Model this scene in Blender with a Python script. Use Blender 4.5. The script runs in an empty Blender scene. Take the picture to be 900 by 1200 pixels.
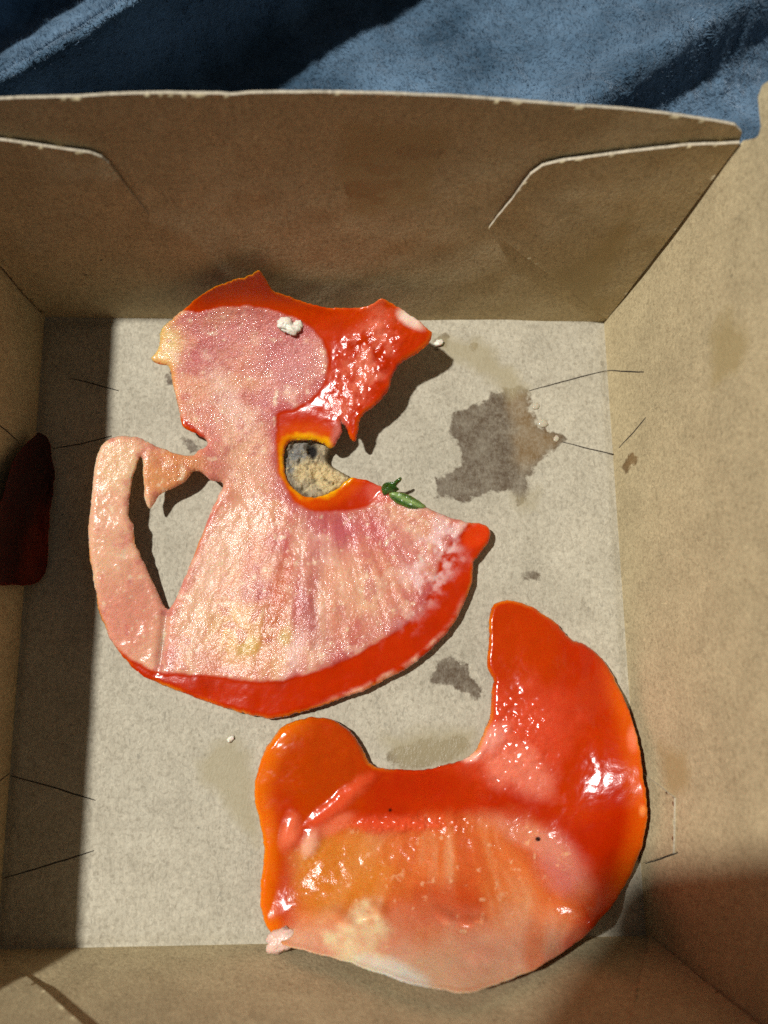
import bpy, math, random
import numpy as np
from mathutils import Vector, Euler, Matrix

random.seed(7)
rng = np.random.default_rng(7)
sc = bpy.context.scene
C = sc.collection

# ------------------------------------------------------------------ camera
W, D = 0.12, 0.12284                   # base of the box, metres
FPX = 1060.0                           # focal length in photo pixels (900 x 1200)
CAM = np.array([0.00402843, -0.02053862, 0.18053939])
ROT = (0.21975516, -0.03951818, -0.01055881)
cd = bpy.data.cameras.new('camera')
cam = bpy.data.objects.new('camera', cd); C.objects.link(cam)
cam.location = CAM; cam.rotation_euler = Euler(ROT, 'XYZ')
cd.sensor_fit = 'VERTICAL'; cd.sensor_height = 32.0; cd.sensor_width = 24.0
cd.lens = FPX / 1200 * 32.0
cd.clip_start = 0.002; cd.clip_end = 20
cd.dof.use_dof = True; cd.dof.focus_distance = 0.178; cd.dof.aperture_fstop = 12.0
sc.camera = cam
RM = np.array(Euler(ROT, 'XYZ').to_matrix())

# ------------------------------------------------------------------ light
world = bpy.data.worlds.new('World'); sc.world = world; world.use_nodes = True
bg = world.node_tree.nodes['Background']
bg.inputs[0].default_value = (0.95, 0.96, 0.95, 1); bg.inputs[1].default_value = 0.065
SDIR = np.array([-0.50, 0.165, 1.0]); SDIR = SDIR / np.linalg.norm(SDIR)
ld = bpy.data.lights.new('lamp', 'POINT'); ld.energy = 126; ld.shadow_soft_size = 0.032
ld.color = (1.0, 0.99, 0.95)
lamp = bpy.data.objects.new('lamp', ld); C.objects.link(lamp)
lamp.location = SDIR * 1.6
sc.view_settings.view_transform = 'Standard'; sc.view_settings.look = 'None'
sc.view_settings.exposure = 0; sc.view_settings.gamma = 1
sc.render.engine = 'CYCLES'
sc.cycles.use_denoising = False; sc.cycles.sample_clamp_indirect = 3.0
sc.cycles.max_bounces = 6; sc.cycles.diffuse_bounces = 4; sc.cycles.glossy_bounces = 2

# ------------------------------------------------------------------ numeric helpers
def s2l(c):
    c = np.asarray(c, float) / 255.0
    return np.where(c <= 0.04045, c / 12.92, ((c + 0.055) / 1.055) ** 2.4)

def at(px, py, z):
    """photo pixel -> world point at height z"""
    px = np.asarray(px, float); py = np.asarray(py, float)
    d = np.stack([(px - 450) / FPX, -(py - 600) / FPX, -np.ones_like(px)], -1) @ RM.T
    t = (z - CAM[2]) / d[..., 2]
    return CAM + d * t[..., None]

def at_plane(px, py, p0, n):
    px = np.asarray(px, float); py = np.asarray(py, float)
    d = np.stack([(px - 450) / FPX, -(py - 600) / FPX, -np.ones_like(px)], -1) @ RM.T
    t = ((p0 - CAM) @ n) / (d @ n)
    return CAM + d * t[..., None]

def _h(i, j, s):
    v = np.sin(i * 127.1 + j * 311.7 + s * 74.7) * 43758.5453
    return v - np.floor(v)

def vnoise(x, y, s=0):
    i = np.floor(x); j = np.floor(y); f = x - i; g = y - j
    f = f * f * (3 - 2 * f); g = g * g * (3 - 2 * g)
    return ((_h(i, j, s) * (1 - f) + _h(i + 1, j, s) * f) * (1 - g)
            + (_h(i, j + 1, s) * (1 - f) + _h(i + 1, j + 1, s) * f) * g) * 2 - 1

def fbm(x, y, s=0, o=4, gain=0.5):
    r = 0; a = 1; tot = 0
    for k in range(o):
        r = r + a * vnoise(x * 2 ** k + 17.3 * k, y * 2 ** k - 9.1 * k, s + k); tot += a; a *= gain
    return r / tot

def sstep(a, b, x):
    t = np.clip((x - a) / (b - a), 0, 1); return t * t * (3 - 2 * t)

def smooth_poly(pts, n=6, closed=True):
    P = np.array(pts, float); out = []
    m = len(P)
    for i in range(m if closed else m - 1):
        p0, p1, p2, p3 = (P[(i + k) % m] for k in (-1, 0, 1, 2)) if closed else \
            (P[max(i - 1, 0)], P[i], P[i + 1], P[min(i + 2, m - 1)])
        for k in range(n):
            t = k / n
            out.append(0.5 * ((2 * p1) + (-p0 + p2) * t + (2 * p0 - 5 * p1 + 4 * p2 - p3) * t * t
                              + (-p0 + 3 * p1 - 3 * p2 + p3) * t ** 3))
    if not closed: out.append(P[-1])
    return np.array(out)

def resample(poly, step):
    Q = [];
    for a, b in zip(poly, np.roll(poly, -1, 0)):
        k = max(1, int(np.ceil(np.linalg.norm(b - a) / step)))
        for i in range(k): Q.append(a + (b - a) * i / k)
    return np.array(Q)

def jitter(poly, amp, freq, s=0):
    n = len(poly); L = np.concatenate([[0], np.cumsum(np.linalg.norm(np.diff(poly, axis=0), axis=1))])
    return poly + np.stack([fbm(L * freq, L * 0 + 3.3, s), fbm(L * freq, L * 0 + 8.8, s + 5)], 1) * amp

def sdf(pts, rings, nearest=False):
    """signed distance (positive inside, even-odd over the rings), tile by tile"""
    pts = np.asarray(pts, float); N = len(pts)
    d = np.empty(N); nr = np.empty((N, 2)); ins = np.zeros(N, bool)
    A = np.concatenate(rings); B = np.concatenate([np.roll(r, -1, 0) for r in rings])
    AB = B - A; L2 = (AB ** 2).sum(1) + 1e-18
    lo = pts.min(0); ext = (pts.max(0) - lo).max() + 1e-9; G = 24 if N > 3000 else 6
    T = np.minimum(((pts - lo) / ext * G).astype(int), G - 1); tid = T[:, 0] * G + T[:, 1]
    order = np.argsort(tid, kind='stable'); cuts = np.flatnonzero(np.diff(tid[order])) + 1
    for ix in np.split(order, cuts):
        p = pts[ix]; c = (p.min(0) + p.max(0)) / 2; hd = np.linalg.norm(p.max(0) - p.min(0)) / 2
        t = np.clip(((c - A) * AB).sum(1) / L2, 0, 1); dc = np.linalg.norm(c - (A + t[:, None] * AB), axis=1)
        kk = np.flatnonzero(dc <= dc.min() + 2 * hd + 1e-9); a, ab = A[kk], AB[kk]
        t = np.clip(((p[:, None] - a) * ab).sum(2) / L2[kk], 0, 1)
        q = a + t[..., None] * ab
        dd = ((p[:, None] - q) ** 2).sum(2); k = dd.argmin(1)
        d[ix] = np.sqrt(dd[np.arange(len(p)), k]); nr[ix] = q[np.arange(len(p)), k]
        y0, y1 = p[:, 1].min(), p[:, 1].max()
        ky = np.flatnonzero((np.minimum(A[:, 1], B[:, 1]) <= y1) & (np.maximum(A[:, 1], B[:, 1]) >= y0))
        y = p[:, 1][:, None]; cross = (A[ky, 1] > y) != (B[ky, 1] > y)
        xi = A[ky, 0] + (y - A[ky, 1]) * AB[ky, 0] / np.where(AB[ky, 1] == 0, 1e-12, AB[ky, 1])
        ins[ix] = ((cross & (p[:, 0][:, None] < xi)).sum(1) % 2) == 1
    d = np.where(ins, d, -d)
    return (d, nr) if nearest else d

def mesher(rings, step):
    """quads filling an outline: grid inside, rim snapped to the outline"""
    allp = np.concatenate(rings); lo = allp.min(0) - step; hi = allp.max(0) + step
    nx = int((hi[0] - lo[0]) / step) + 2; ny = int((hi[1] - lo[1]) / step) + 2
    X, Y = np.meshgrid(lo[0] + np.arange(nx) * step, lo[1] + np.arange(ny) * step)
    P = np.stack([X.ravel(), Y.ravel()], 1)
    d, nr = sdf(P, rings, True)
    I = (np.arange(nx - 1)[None] + np.arange(ny - 1)[:, None] * nx).ravel()
    Q = np.stack([I, I + 1, I + 1 + nx, I + nx], 1)
    Q = Q[(d[Q] > 0).any(1)]
    near = (d <= 0) | (d < 0.3 * step)
    P = np.where(near[:, None], nr, P); d = np.where(near, 0, d)
    used = np.unique(Q); mp = -np.ones(len(P), int); mp[used] = np.arange(len(used))
    Q = mp[Q]; P = P[used]; d = d[used]
    E = np.concatenate([Q[:, [0, 1]], Q[:, [1, 2]], Q[:, [2, 3]], Q[:, [3, 0]]])
    key = np.sort(E, 1); _, inv, cnt = np.unique(key, axis=0, return_inverse=True, return_counts=True)
    rim = E[cnt[inv.ravel()] == 1]
    return P, Q, d, rim

def mesh_obj(name, V, F, mats, parent=None, attrs=None, smooth=True, mi=None):
    me = bpy.data.meshes.new(name)
    F = [tuple(f) for f in F] if isinstance(F, list) else F.tolist()
    me.from_pydata(np.asarray(V).tolist(), [], F)
    for m in (mats if isinstance(mats, (list, tuple)) else [mats]): me.materials.append(m)
    n = len(me.vertices)
    for k, (typ, arr) in (attrs or {}).items():
        a = me.attributes.new(k, typ, 'POINT')
        arr = np.asarray(arr, np.float32)
        if typ == 'FLOAT': a.data.foreach_set('value', arr.ravel())
        elif typ == 'FLOAT_VECTOR': a.data.foreach_set('vector', arr.ravel())
        else: a.data.foreach_set('color', np.concatenate([arr, np.ones((n, 1), np.float32)], 1).ravel())
    me.polygons.foreach_set('use_smooth', np.full(len(me.polygons), smooth))
    if mi is not None: me.polygons.foreach_set('material_index', np.asarray(mi, np.int32))
    me.update()
    o = bpy.data.objects.new(name, me); C.objects.link(o)
    if parent: o.parent = parent
    return o

def tag(o, label, cat, group=None, kind=None):
    o['label'] = label
    if cat: o['category'] = cat
    if group: o['group'] = group
    if kind: o['kind'] = kind
    return o

def empty(name, loc=(0, 0, 0)):
    o = bpy.data.objects.new(name, None); C.objects.link(o); o.location = loc; o.empty_display_size = 0.01
    return o

# ------------------------------------------------------------------ materials
class NT:
    def __init__(s, name):
        s.m = bpy.data.materials.new(name); s.m.use_nodes = True; s.t = s.m.node_tree
        s.b = s.t.nodes['Principled BSDF']
    def n(s, typ, **kw):
        o = s.t.nodes.new(typ)
        for k, v in kw.items():
            if hasattr(o, k) and not k.startswith('i_'): setattr(o, k, v)
        return o
    def l(s, a, b): s.t.links.new(a, b)
    def set(s, **kw):
        for k, v in kw.items(): s.b.inputs[k.replace('_', ' ')].default_value = v
    def attr(s, name): o = s.n('ShaderNodeAttribute'); o.attribute_name = name; return o
    def noise(s, vec, scale, detail=4, rough=.55, dist=0):
        o = s.n('ShaderNodeTexNoise'); o.inputs['Scale'].default_value = scale
        o.inputs['Detail'].default_value = detail; o.inputs['Roughness'].default_value = rough
        o.inputs['Distortion'].default_value = dist
        if vec is not None: s.l(vec, o.inputs['Vector'])
        return o.outputs['Fac']
    def mapv(s, vec, sc):
        o = s.n('ShaderNodeMapping'); o.inputs['Scale'].default_value = sc; s.l(vec, o.inputs['Vector']); return o.outputs[0]
    def ramp(s, f, stops):
        o = s.n('ShaderNodeValToRGB'); s.l(f, o.inputs[0]); e = o.color_ramp.elements
        while len(e) < len(stops): e.new(.5)
        for k, (p, c) in zip(e, stops):
            k.position = p; k.color = (c if hasattr(c, '__len__') else (c, c, c)) + ((1,) if not hasattr(c, '__len__') or len(c) == 3 else ())
        return o.outputs[0]
    def math(s, op, a, b=None, c=None):
        o = s.n('ShaderNodeMath'); o.operation = op
        for k, v in enumerate((a, b, c)):
            if v is None: continue
            if isinstance(v, (int, float)): o.inputs[k].default_value = v
            else: s.l(v, o.inputs[k])
        return o.outputs[0]
    def mix(s, f, a, b, mode='MIX'):
        o = s.n('ShaderNodeMix'); o.data_type = 'RGBA'; o.blend_type = mode
        for k, v in ((0, f), (6, a), (7, b)):
            if isinstance(v, (int, float)): o.inputs[k].default_value = v
            elif isinstance(v, tuple): o.inputs[k].default_value = v + (1,) if len(v) == 3 else v
            else: s.l(v, o.inputs[k])
        return o.outputs[2]
    def bump(s, h, strength, dist, prev=None):
        o = s.n('ShaderNodeBump'); o.inputs['Strength'].default_value = strength
        o.inputs['Distance'].default_value = dist; s.l(h, o.inputs['Height'])
        if prev is not None: s.l(prev, o.inputs['Normal'])
        return o.outputs[0]

def cardboard(name, base, edge=False, rough=.78):
    k = NT(name)
    uv = k.attr('puv').outputs['Vector']
    b = tuple(float(x) for x in base)
    big = k.noise(uv, 38, 5, .6)
    rt = k.n('ShaderNodeMapping'); rt.inputs['Rotation'].default_value = (0, 0, .5); rt.inputs['Scale'].default_value = (1, .45, 1); k.l(uv, rt.inputs['Vector'])
    rt2 = k.n('ShaderNodeMapping'); rt2.inputs['Rotation'].default_value = (0, 0, -.9); rt2.inputs['Scale'].default_value = (1, .55, 1); k.l(uv, rt2.inputs['Vector'])
    fib = k.noise(rt.outputs[0], 950, 4, .65, 1.6)
    fib2 = k.noise(rt2.outputs[0], 420, 4, .65, 1.4)
    fine = k.noise(uv, 2600, 2, .5)
    spk = k.noise(uv, 520, 2, .5)
    spk2 = k.noise(k.mapv(uv, (1, .35, 1)), 700, 2, .5, 1.0)
    col = k.mix(k.ramp(big, [(.3, 0.0), (.7, 1.0)]), tuple(x * .90 for x in b), tuple(min(x * 1.09, 1) for x in b))
    col = k.mix(.5, col, k.ramp(fib, [(.25, (.62, .60, .57)), (.55, (1, 1, 1)), (.8, (1.0, 1.0, 1.0))]), 'MULTIPLY')
    col = k.mix(.32, col, k.ramp(fib2, [(.25, (.70, .68, .65)), (.6, (1, 1, 1))]), 'MULTIPLY')
    col = k.mix(k.ramp(fine, [(.62, 0.0), (.78, .35)]), col, tuple(min(x * 1.35, .9) for x in b))
    col = k.mix(k.ramp(spk, [(.735, 0.0), (.76, .55)]), col, tuple(x * .45 for x in b))
    col = k.mix(k.ramp(spk2, [(.73, 0.0), (.77, .5)]), col, tuple(min(x * 1.4, .92) for x in b))
    tone = k.noise(uv, 130, 4, .6)
    col = k.mix(.8, col, k.ramp(tone, [(.3, (.88, .87, .85)), (.7, (1.08, 1.08, 1.08))]), 'MULTIPLY')
    grain = k.noise(uv, 1250, 3, .7, .8)
    col = k.mix(.9, col, k.ramp(grain, [(.28, (.66, .64, .61)), (.5, (1, 1, 1)), (.72, (1.2, 1.2, 1.19))]), 'MULTIPLY')
    rt3 = k.n('ShaderNodeMapping'); rt3.inputs['Rotation'].default_value = (0, 0, 1.1); rt3.inputs['Scale'].default_value = (1, .3, 1); k.l(uv, rt3.inputs['Vector'])
    fl = k.noise(rt3.outputs[0], 900, 2, .5, 2.0)
    col = k.mix(k.ramp(fl, [(.66, 0.0), (.72, .6)]), col, tuple(x * .55 for x in b))
    fl2 = k.noise(rt2.outputs[0], 1100, 2, .5, 2.0)
    col = k.mix(k.ramp(fl2, [(.67, 0.0), (.74, .5)]), col, tuple(min(x * 1.4, .92) for x in b))
    r = rough
    if not edge:
        # wet and greasy marks: a distance attribute broken up by noise
        st = k.attr('stain').outputs['Fac']; gr = k.attr('grease').outputs['Fac']
        nz = k.noise(uv, 420, 5, .65); nz2 = k.noise(uv, 130, 4, .6)
        e = k.math('ADD', k.math('ADD', st, k.math('MULTIPLY_ADD', nz, .0046, -.0023)), k.math('MULTIPLY_ADD', nz2, .0050, -.0025))
        mk = k.ramp(k.math('MULTIPLY_ADD', e, 950, .5), [(.25, 0.0), (.85, 1.0)])
        body = k.math('MULTIPLY', mk, k.math('MULTIPLY', k.ramp(k.noise(uv, 260, 4, .7), [(.3, .66), (.58, 1.0)]), k.ramp(k.noise(uv, 1100, 3, .7), [(.3, .72), (.6, 1.0)])))
        col = k.mix(body, col, k.mix(k.ramp(k.attr('warm').outputs['Fac'], [(0, 0.0), (1, 1.0)]),
                                     tuple(x * .15 * t for x, t in zip(b, (1.3, .96, .70))),
                                     tuple(x * .27 * t for x, t in zip(b, (1.4, .92, .45)))))
        g = k.math('ADD', k.math('ADD', gr, k.math('MULTIPLY_ADD', nz2, .008, -.004)), k.math('MULTIPLY_ADD', nz, .002, -.001))
        gm = k.ramp(k.math('MULTIPLY_ADD', g, 260, .5), [(.2, 0.0), (.9, 1.0)])
        col = k.mix(k.math('MULTIPLY', gm, .75), col, tuple(x * .72 * t for x, t in zip(b, (1.0, .93, .72))))
        k.l(k.math('SUBTRACT', rough, k.math('ADD', k.math('MULTIPLY', mk, .28), k.math('MULTIPLY', gm, .2))), k.b.inputs['Roughness'])
    else:
        k.set(Roughness=.9)
    k.l(col, k.b.inputs['Base Color'])
    k.l(k.bump(k.math('ADD', k.math('MULTIPLY', fib, .7), k.math('MULTIPLY', grain, .55)), .85, .0002), k.b.inputs['Normal'])
    k.set(Specular_IOR_Level=.28)
    return k.m

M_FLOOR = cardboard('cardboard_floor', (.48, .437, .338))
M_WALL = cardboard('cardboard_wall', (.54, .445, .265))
M_EDGE = cardboard('cardboard_cut_edge', (.52, .455, .345), True)
k = NT('slit_shadow_gap'); k.set(Base_Color=(.035, .026, .018, 1), Roughness=.95); M_SLIT = k.m

def flesh(name, bumpamt=1.0):
    k = NT(name)
    uv = k.attr('puv').outputs['Vector']; col = k.attr('col').outputs['Color']
    fr = k.attr('frost').outputs['Fac']
    cell = k.n('ShaderNodeTexVoronoi'); cell.inputs['Scale'].default_value = 2600; k.l(uv, cell.inputs['Vector'])
    fine = k.noise(uv, 1500, 3, .6); mid = k.noise(uv, 420, 4, .6, .5)
    c2 = k.mix(k.math('MULTIPLY', fr, .55), col, k.ramp(fine, [(.3, (.80, .74, .72)), (.65, (1.12, 1.12, 1.12))]), 'MULTIPLY')
    c3 = k.mix(.25, c2, k.ramp(mid, [(.3, (.75, .7, .65)), (.7, (1.1, 1.1, 1.1))]), 'MULTIPLY')
    k.l(c3, k.b.inputs['Base Color'])
    patch = k.ramp(k.noise(uv, 75, 3, .6), [(.42, .03), (.66, 1.0)])
    k.l(k.math('MULTIPLY_ADD', k.math('MULTIPLY', fr, patch), .95, .12), k.b.inputs['Coat Weight'])
    k.set(Subsurface_Weight=.7, Subsurface_Scale=.0018, IOR=1.36, Specular_IOR_Level=.42, Coat_Roughness=.10)
    k.b.inputs['Subsurface Radius'].default_value = (1.0, .42, .2)
    k.l(k.math('ADD', k.math('MULTIPLY_ADD', k.noise(uv, 300, 3, .6), .16, .10), k.math('MULTIPLY', fr, .18)), k.b.inputs['Roughness'])
    def vb(h, a, b, dist, prev=None):
        o = k.n('ShaderNodeBump'); o.inputs['Distance'].default_value = dist; k.l(h, o.inputs['Height'])
        k.l(k.math('MULTIPLY_ADD', fr, a, b), o.inputs['Strength'])
        if prev is not None: k.l(prev, o.inputs['Normal'])
        return o.outputs[0]
    n1 = vb(mid, .16, .04, .0006)
    n2 = vb(cell.outputs['Distance'], .4, .03, .0003, n1)
    k.l(vb(fine, .42, .04, .0003, n2), k.b.inputs['Normal'])
    k.l(vb(k.noise(uv, 1150, 3, .7), .75, .05, .0006, n1), k.b.inputs['Coat Normal'])
    return k.m
M_FLESH = flesh('tomato_flesh')
M_DRY = flesh('dried_tomato_skin'); _b = M_DRY.node_tree.nodes['Principled BSDF']
for _n in ('Roughness', 'Coat Weight'):
    for _l in list(_b.inputs[_n].links): M_DRY.node_tree.links.remove(_l)
_b.inputs['Roughness'].default_value = .55; _b.inputs['Coat Weight'].default_value = 0; _b.inputs['Specular IOR Level'].default_value = .25

k = NT('stem_scar'); uv = k.attr('puv').outputs['Vector']
k.l(k.attr('col').outputs['Color'], k.b.inputs['Base Color']); k.set(Roughness=.6, Subsurface_Weight=.15, Subsurface_Scale=.0006)
k.l(k.bump(k.noise(uv, 1100, 5, .7), 1.0, .001), k.b.inputs['Normal']); M_SCAR = k.m
k = NT('green_leaf'); g = k.n('ShaderNodeTexCoord').outputs['Object']
k.l(k.ramp(k.noise(k.mapv(g, (1, 1, 1)), 700, 3), [(.3, (.02, .055, .008)), (.7, (.10, .20, .035))]), k.b.inputs['Base Color'])
k.set(Roughness=.28, Subsurface_Weight=.15, Subsurface_Scale=.0006, Coat_Weight=.4); k.l(k.bump(k.noise(g, 1200, 3), .5, .0003), k.b.inputs['Normal']); M_GREEN = k.m
k = NT('white_sauce'); k.set(Base_Color=(.80, .74, .62, 1), Roughness=.35, Subsurface_Weight=.4, Subsurface_Scale=.0008)
g = k.n('ShaderNodeTexCoord').outputs['Object']; k.l(k.bump(k.noise(g, 1500, 3), .6, .0004), k.b.inputs['Normal']); M_SAUCE = k.m
k = NT('pulp_scrap'); k.set(Base_Color=(.78, .52, .42, 1), Roughness=.25, Subsurface_Weight=.5, Subsurface_Scale=.001, Coat_Weight=.4)
g = k.n('ShaderNodeTexCoord').outputs['Object']; k.l(k.bump(k.noise(g, 1100, 3), .7, .0005), k.b.inputs['Normal']); M_PULP = k.m
k = NT('juice_drop'); k.set(Base_Color=(.50, .44, .33, 1), Roughness=.07, IOR=1.34, Subsurface_Weight=.3, Subsurface_Scale=.0005); M_DROP = k.m
k = NT('phone_shell'); k.set(Base_Color=(.02, .02, .022, 1), Roughness=.35); M_PHONE = k.m
k = NT('phone_glass'); k.set(Base_Color=(.01, .01, .012, 1), Roughness=.08); M_PGLASS = k.m

def fleece(name, fibre):
    k = NT(name); g = k.n('ShaderNodeTexCoord').outputs['Object']
    c = k.ramp(k.noise(g, 48, 4, .55), [(.34, (.036, .078, .125)), (.66, (.135, .225, .325))])
    c = k.mix(.4, c, k.ramp(k.noise(g, 520, 3, .6), [(.3, (.6, .63, .66)), (.65, (1.12, 1.12, 1.12))]), 'MULTIPLY')
    k.l(c, k.b.inputs['Base Color'])
    k.set(Roughness=.75 if fibre else .9, Sheen_Weight=.6, Sheen_Roughness=.4, Specular_IOR_Level=.25)
    k.b.inputs['Sheen Tint'].default_value = (.75, .86, 1, 1)
    if not fibre: k.l(k.bump(k.noise(g, 900, 4, .65), .8, .0012), k.b.inputs['Normal'])
    return k.m
M_FLEECE = fleece('blue_fleece', False); M_PILE = fleece('blue_fleece_pile', True)

# ------------------------------------------------------------------ the blanket under the box
SHEAR = .40
def blanket_shift(h):
    return SHEAR * np.maximum(h + .004, 0) * math.sin(math.radians(36)), -SHEAR * np.maximum(h + .004, 0) * math.cos(math.radians(36))
def blanket_h(x, y):
    a = math.radians(36)                                       # folds run up to the right
    u = x * math.sin(a) - y * math.cos(a)                      # across the folds
    u = u + .0035 * fbm(x * 18, y * 18, 3, 3)
    kx = [-.60, -.30, -.20, -.178, -.166, -.1600, -.152, -.142, -.1315, -.1285, -.1255, -.119, -.104, -.082, -.069, -.0615, -.0575, -.050, -.041, -.032, -.018, .0, .04, .12, .2, .3, .6]
    kz = [0, .02, .004, .018, .026, .004, -.002, .004, .0290, .0300, .0110, -.002, -.003, .003, .0070, .0155, .0130, .0025, -.002, .003, .008, .002, .004, .012, .0, .015, 0]
    h = sum(np.interp(u + s, kx, kz) for s in np.linspace(-.0022, .0022, 7)) / 7
    h = h + .0020 * fbm(x * 45, y * 45, 5, 3) + .0006 * fbm(x * 420, y * 420, 9, 2)
    # the box presses it flat
    box = np.maximum(np.abs(x) - .078, np.abs(y) - .079)
    return np.where(box < 0, -.004, -.004 + (h + .004) * sstep(0, .022, box))

def axis(dense0, dense1, step, lo, hi):
    a = list(np.arange(dense0, dense1, step)); s = step; p = dense0
    left = []
    while p > lo: s *= 1.06; p -= s; left.append(p)
    s = step; p = a[-1]; right = []
    while p < hi: s *= 1.06; p += s; right.append(p)
    return np.array(left[::-1] + a + right)
bx = axis(-.17, .18, .0009, -.6, .6); by = axis(.072, .20, .0009, -.5, .6)
X, Y = np.meshgrid(bx, by); Z = blanket_h(X, Y); q = blanket_shift(Z); X = X + q[0]; Y = Y + q[1]
nx, ny = len(bx), len(by)
I = (np.arange(nx - 1)[None] + np.arange(ny - 1)[:, None] * nx).ravel()
blanket = mesh_obj('blanket', np.stack([X.ravel(), Y.ravel(), Z.ravel()], 1), np.stack([I, I + 1, I + 1 + nx, I + nx], 1), M_FLEECE)
tag(blanket, 'rumpled dark blue fleece blanket with soft folds behind the box', 'blanket')
NP = 170000
sx = rng.uniform(-.165, .175, NP); sy = rng.uniform(.082, .195, NP)
sz = blanket_h(sx, sy); q = blanket_shift(sz); sx = sx + q[0]; sy = sy + q[1]
clump = np.stack([fbm(sx * 260, sy * 260, 21, 2), fbm(sx * 260, sy * 260, 31, 2)], 1) * 1.1
ang = rng.uniform(0, 2 * np.pi, NP); L = rng.uniform(.0006, .0014, NP); wd = rng.uniform(.00007, .00014, NP)
tip = np.stack([sx + (clump[:, 0] + rng.normal(0, .35, NP)) * L, sy + (clump[:, 1] + rng.normal(0, .35, NP)) * L, sz + L * .75], 1)
a0 = np.stack([sx + np.cos(ang) * wd, sy + np.sin(ang) * wd, sz - .0002], 1)
a1 = np.stack([sx - np.cos(ang) * wd, sy - np.sin(ang) * wd, sz - .0002], 1)
V = np.stack([a0, a1, tip], 1).reshape(-1, 3); F = np.arange(NP * 3).reshape(-1, 3)
pile = mesh_obj('pile', V, F, M_PILE, blanket, smooth=False); pile['kind'] = 'stuff'

# ------------------------------------------------------------------ the cardboard box
box = empty('cardboard_box')
tag(box, 'open brown cardboard food box with grease stains, holding the tomato scraps', 'box')
TH = .00055
class Plane:
    """a folded panel: origin on the fold, u along it, v up the panel, n towards the inside"""
    def __init__(s, p0, u, v, bulge=None):
        s.p0 = np.array(p0, float); s.u = np.array(u, float) / np.linalg.norm(u); s.v = np.array(v, float) / np.linalg.norm(v)
        s.n = np.cross(s.u, s.v); s.bulge = bulge or (lambda a, b: 0 * a)
    def P(s, a, b, off=0.0):
        return s.p0 + a[:, None] * s.u + b[:, None] * s.v + (s.bulge(a, b) + off)[:, None] * s.n
    def uv(s, pts, off=0.0):                       # photo pixels -> (u, v) on the panel
        q = np.array(pts, float); w = at_plane(q[:, 0], q[:, 1], s.p0 + s.n * off, s.n)
        return np.stack([(w - s.p0) @ s.u, (w - s.p0) @ s.v], 1)
LX, LY, HH = .00731 / .05414, .00669 / .05414, .05414
hb = lambda a, b: -.0016 * np.sin(np.clip(b / .06, 0, 1) * 1.9) * np.cos(np.clip(a / .075, -1, 1) * 1.45) + .00035 * fbm(a * 60, b * 60, 41, 3)
hr = lambda a, b: -.0008 * np.sin(np.clip(b / .05, 0, 1) * 2.2) + .00035 * fbm(a * 55, b * 55, 43, 3) * sstep(0, .006, b)
hf = lambda a, b: -.0006 * np.sin(np.clip(b / .05, 0, 1) * 2.2) + .00035 * fbm(a * 55, b * 55, 47, 3) * sstep(0, .006, b)
PF = Plane((0, 0, 0), (1, 0, 0), (0, 1, 0))
PB = Plane((0, D / 2 + .0004, 0), (1, 0, 0), (0, LY, 1), hb)
PR = Plane((W / 2, 0, 0), (0, -1, 0), (LX, 0, 1), hr)
PL = Plane((-W / 2, 0, 0), (0, 1, 0), (-LX, 0, 1), hr)
PFR = Plane((0, -D / 2, 0), (-1, 0, 0), (0, -LY, 1), hf)

def panel(name, pl, outline, mat, parent, step=.0006, off=0.0, th=TH, rag=.00008, stains=(), grease=(), extra=None, dull=None):
    ring = jitter(resample(np.array(outline, float), .0012), rag, 900, len(name))
    P, Q, d, rim = mesher([ring], step)
    a, b = P[:, 0], P[:, 1]
    o2 = off + (extra(a, b) if extra else 0 * a)
    top = pl.P(a, b, o2); bot = pl.P(a, b, o2 - th); n = len(P)
    V = np.concatenate([top, bot, top[rim[:, 0]], top[rim[:, 1]], bot[rim[:, 1]], bot[rim[:, 0]]])
    m = len(rim); r = np.arange(m) + 2 * n
    F = np.concatenate([Q, Q[:, ::-1] + n, np.stack([r + m, r, r + 3 * m, r + 2 * m], 1)])
    mi = np.concatenate([np.zeros(2 * len(Q)), np.ones(m)])
    if dull is not None:
        mid = (P[rim[:, 0]] + P[rim[:, 1]]) / 2; mi[2 * len(Q):] = np.where(sdf(mid, [np.array([dull[0], dull[1], dull[1] + 1e-6])]) > -.0005, 0, 1)
    def field(lst):
        f = np.full(n, -.05)
        for poly, *_ in lst: f = np.maximum(f, sdf(P, [np.array(poly)]))
        return f
    st = field(stains); gs = field(grease)
    wm = np.zeros(n)
    for poly, *w in stains:
        if w: wm = np.maximum(wm, w[0] * sstep(-.0022, .0016, sdf(P, [np.array(poly)]) + .0018 * fbm(P[:, 0] * 260, P[:, 1] * 260, 77, 3)))
    ex = lambda f, v: np.concatenate([f, np.full(len(V) - n, v)])
    uvv = np.concatenate([P, P, P[rim[:, 0]], P[rim[:, 1]], P[rim[:, 1]], P[rim[:, 0]]])
    seedoff = (hash(name) % 7) * 0 + len(name) * .37
    return mesh_obj(name, V, F, [mat, M_EDGE], parent,
                    {'puv': ('FLOAT_VECTOR', np.concatenate([uvv + seedoff, np.zeros((len(V), 1))], 1)),
                     'stain': ('FLOAT', ex(st, -.05)), 'grease': ('FLOAT', ex(gs, -.05)), 'warm': ('FLOAT', ex(wm, 0))}, True, mi)

def floor_poly(pts): return PF.uv(pts)
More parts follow.
